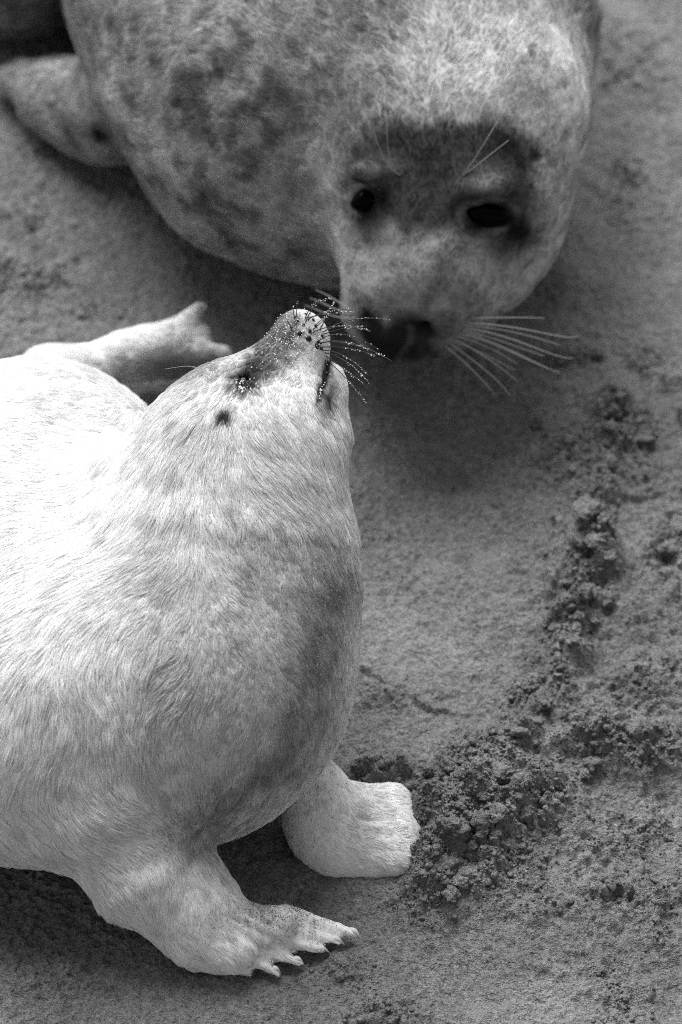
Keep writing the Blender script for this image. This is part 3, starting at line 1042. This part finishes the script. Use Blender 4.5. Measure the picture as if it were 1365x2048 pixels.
# nostrils
mf.cone(Pw(733, 636, WH0 - .075), .007, Pw(778, 690, WH0 - .10), .009, .010, True)
mf.cone(Pw(856, 634, WH0 - .080), .007, Pw(826, 690, WH0 - .10), .008, .010, True)
mf.ball(Pw(1075, 312, WH0 - .08), .006, .008, True)
MV, MQ = mf.mesh(0.0062, smooth=3)
MN = normals_of(MV, MQ)
mpx, mpy = project(MV)
disp = 0.010 * noise3(MV, .11, 5) + 0.004 * noise3(MV, .05, 6)
hd = np.clip(blob(mpx, mpy, 880, 450, 240, 260) * 1.5, 0, 1)
disp *= 1 - .8 * hd
disp += .0022 * noise3(MV, .022, 15) * hd
# neck folds on the right side and skin rolls
d_, s_, _ = seg_dist(mpx, mpy, [(1190, 60), (1200, 200), (1180, 330), (1120, 470), (1060, 560)])
disp -= 0.008 * np.exp(-(d_ / 16) ** 2)
d_, s_, _ = seg_dist(mpx, mpy, [(720, 215), (668, 300), (650, 420), (690, 540)])
disp -= 0.0
MV = MV + MN * disp[:, None]
MN = normals_of(MV, MQ)


def mum_tone(px, py, P):
    n1 = fbm(P, .09, 3, 11); n2 = fbm(P, .028, 3, 12); n3 = fbm(P, .010, 2, 14)
    t = 0.34 + .07 * n1 + .13 * n3
    bodym = 1 - np.clip(1.6 * blob(px, py, 910, 400, 250, 300), 0, 1)
    # spots and blotches
    sp = sstep(.08, .42, .75 * n2 + .45 * n3 + .5 * n1 * 0 + 0.20 * (blob(px, py, 500, 240, 130, 170, 20) + blob(px, py, 480, 440, 160, 50, 35) + blob(px, py, 620, 480, 80, 60, 40)
              + .8 * blob(px, py, 420, 130, 80, 60)) + .12 * n1)
    t = t - .24 * sp * bodym
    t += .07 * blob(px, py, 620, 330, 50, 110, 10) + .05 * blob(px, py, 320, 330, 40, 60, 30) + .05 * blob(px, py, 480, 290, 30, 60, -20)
    # darker tone in the fold at the flipper's root and on the far belly
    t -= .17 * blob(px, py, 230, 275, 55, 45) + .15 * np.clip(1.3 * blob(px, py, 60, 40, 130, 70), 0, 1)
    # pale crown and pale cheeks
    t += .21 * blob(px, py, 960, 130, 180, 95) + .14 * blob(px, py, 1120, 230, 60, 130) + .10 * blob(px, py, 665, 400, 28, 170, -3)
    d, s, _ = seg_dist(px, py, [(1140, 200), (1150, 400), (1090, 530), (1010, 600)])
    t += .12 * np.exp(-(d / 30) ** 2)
    # dark mask over forehead and eyes
    inside = sstep(215, 262, py + 30 * n3 + 30 * n2 + .0009 * (px - 890) ** 2) * sstep(665, 722, px + 20 * n2) * sstep(1140, 1040, px + 30 * n2 + .10 * (py - 300))
    top = inside * sstep(580, 440, py + 70 * n2)
    dome = sstep(1.12, .80, np.sqrt(((px - 890) / 225) ** 2 + ((py - 400) / 200) ** 2))
    t = t * (1 - top * dome) + (0.036 + .02 * n2 + .012 * n3) * top * dome
    # muzzle, mottled mid grey
    mz = np.clip(1.4 * blob(px, py, 850, 600, 130, 110), 0, 1)
    t = t * (1 - mz * .7) + (.125 + .12 * n3 + .14 * n2) * mz * .7
    t += .09 * blob(px, py, 960, 540, 60, 50) + .05 * blob(px, py, 740, 500, 40, 60)
    # brow pads
    t += .13 * blob(px, py, 742, 350, 30, 20) + .13 * blob(px, py, 978, 374, 42, 24, 15)
    t -= .08 * blob(px, py, 1030, 450, 40, 30)
    # eye rims, ear, nose
    for (a, b, rx, ry) in ((729, 400, 40, 32), (980, 430, 62, 36)):
        q = np.sqrt(((px - a) / rx) ** 2 + ((py - b) / ry) ** 2)
        t *= 1 - .5 * sstep(1.55, 1.05, q)
        t += .055 * np.clip(1 + 2.5 * n2 + 2 * n3, 0, 2) * np.exp(-((q - .92) / .16) ** 2)
    t -= .25 * blob(px, py, 1075, 312, 11, 14)
    ns = np.clip(1.7 * np.maximum.reduce([blob(px, py, 812, 694, 62, 32), blob(px, py, 750, 660, 24, 46, -32), blob(px, py, 838, 655, 42, 22, 15), .8 * blob(px, py, 800, 665, 40, 30)]), 0, 1) * (1 + .5 * n2)
    ns = np.clip(ns, 0, 1)
    t = t * (1 - ns) + (.007 + .004 * n3) * ns
    t += .10 * blob(px, py, 778, 634, 9, 7) + .06 * blob(px, py, 716, 630, 8, 20, 20) + .05 * blob(px, py, 852, 632, 10, 6)
    d, s, _ = seg_dist(px, py, [(820, 650), (826, 672), (806, 700), (800, 716)])
    t += .05 * np.exp(-(d / 5) ** 2)
    d, s, _ = seg_dist(px, py, [(738, 622), (752, 655), (785, 690)])
    t *= 1 - .95 * np.exp(-(d / 10) ** 2)
    t *= 1 - .6 * blob(px, py, 868, 712, 14, 8)
    # whisker-pad dots
    for a, b in ((890, 650), (905, 668), (925, 660), (915, 640), (940, 672), (880, 672), (895, 690), (870, 705), (925, 690)):
        t *= 1 - .6 * blob(px, py, a, b, 6, 5)
    return np.clip(t, .012, .8)


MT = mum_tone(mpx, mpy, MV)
mum = world_parent("adult_seal", (0, 0, 0), "large mottled grey adult seal lowering its dark face towards the white pup", "seal")
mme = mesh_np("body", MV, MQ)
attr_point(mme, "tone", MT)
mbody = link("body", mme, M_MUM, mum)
MBVH = make_bvh(MV, MQ)
MG = [(815, 690, 0, -1, 2), (830, 600, 0, -1, 3), (740, 560, -.4, -1, 3), (930, 600, .5, -1, 3), (860, 450, 0, -1, 4), (880, 300, 0, -1, 6), (1000, 150, .1, -1, 8),
      (1100, 300, .5, -.9, 7), (1080, 520, .7, -.7, 6), (680, 400, -.6, -.9, 7), (600, 300, -.7, -.7, 10), (500, 150, -.8, -.5, 10), (600, 500, -.8, -.3, 8),
      (400, 350, -.9, 0, 9), (300, 150, -1, 0, 9), (150, 200, -1, -.1, 8), (700, 80, -.5, -.9, 10), (1150, 80, .3, -1, 9)]
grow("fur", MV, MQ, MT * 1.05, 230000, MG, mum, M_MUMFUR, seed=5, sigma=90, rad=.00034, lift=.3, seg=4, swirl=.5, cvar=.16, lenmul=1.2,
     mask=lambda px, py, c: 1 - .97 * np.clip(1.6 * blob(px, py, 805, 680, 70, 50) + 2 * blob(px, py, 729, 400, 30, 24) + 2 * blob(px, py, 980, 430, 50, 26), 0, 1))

# eyes
for (a, b, rx, ry, ang) in ((729, 401, 30, 24, 12), (978, 430, 50, 26, -14)):
    h, n = surf_at(MBVH, a, b)
    c = h - ray(a, b) * .002
    an = math.radians(ang)
    u = RIGHT * math.cos(an) + UP * math.sin(-an) * -1
    vv = -RIGHT * math.sin(an) + UP * math.cos(an)
    import bmesh
    uu = ICO_V[:, 0]
    v = (ICO_V[:, :1] * u * rx * S + (ICO_V[:, 1] * (1 - .45 * uu ** 2) + .12 * uu)[:, None] * vv * ry * S + ICO_V[:, 2:3] * FWD * .014) + c
    link("eye", mesh_np("eye", v, ICO_F), M_EYE, mum)

# whiskers
rm = np.random.default_rng(21)
MW = [((958, 640), (1040, 634), (1090, 636)), ((950, 650), (1060, 650), (1135, 685), (1158, 672)), ((945, 660), (1040, 670), (1110, 722), (1148, 716)),
      ((940, 668), (1010, 690), (1060, 720), (1100, 738)), ((930, 676), (980, 690), (1010, 712), (1035, 728)), ((925, 682), (970, 710), (1010, 740), (1035, 762)),
      ((915, 690), (960, 730), (1000, 760), (1020, 790)), ((905, 695), (950, 740), (975, 770), (990, 790)), ((935, 672), (1000, 685), (1080, 735), (1120, 745)),
      ((948, 655), (1000, 655), (1060, 670), (1120, 690)), ((940, 664), (990, 675), (1050, 700), (1090, 712)), ((920, 686), (960, 700), (1000, 725), (1030, 740)),
      ((690, 622), (670, 600), (650, 585), (632, 580)), ((690, 632), (665, 620), (640, 600), (620, 596)), ((700, 640), (670, 640), (640, 620), (610, 610))]
for w in MW:
    a = w[0]
    h, n = surf_at(MBVH, a[0] - (14 if a[0] > 800 else -12), a[1] - 4)
    if h is None:
        continue
    dep = float((h - CAM) @ FWD) - DIST
    ctrl = [Pw(p[0], p[1], dep + .01 * i) for i, p in enumerate(w[1:], 1)]
    if len(ctrl) == 2:
        ctrl = [ctrl[0], (ctrl[0] + ctrl[1]) / 2, ctrl[1]]
    pts = bez(h, ctrl[0], ctrl[1], ctrl[2], 12)
    v, f = tube(pts, np.linspace(.0009, .0004, 12), 5)
    link("whisker", mesh_np("whisker", v, f), M_WHISK_L if a[0] > 800 else M_WHISK_G, mum)
for w in (((792, 345), (780, 300), (775, 228)), ((800, 350), (770, 320), (745, 245)), ((927, 350), (960, 310), (1000, 235)), ((935, 345), (980, 310), (1018, 280))):
    h, n = surf_at(MBVH, *w[0])
    dep = float((h - CAM) @ FWD) - DIST
    c1 = Pw(w[1][0] - 8, w[1][1] + 6, dep - .06); c2 = Pw(*w[2], dep - .07)
    v, f = tube(bez(h, (h + c1) / 2, c1, c2, 10), np.linspace(.0008, .0003, 10), 5)
    link("whisker", mesh_np("whisker", v, f), M_WHISK_L, mum)
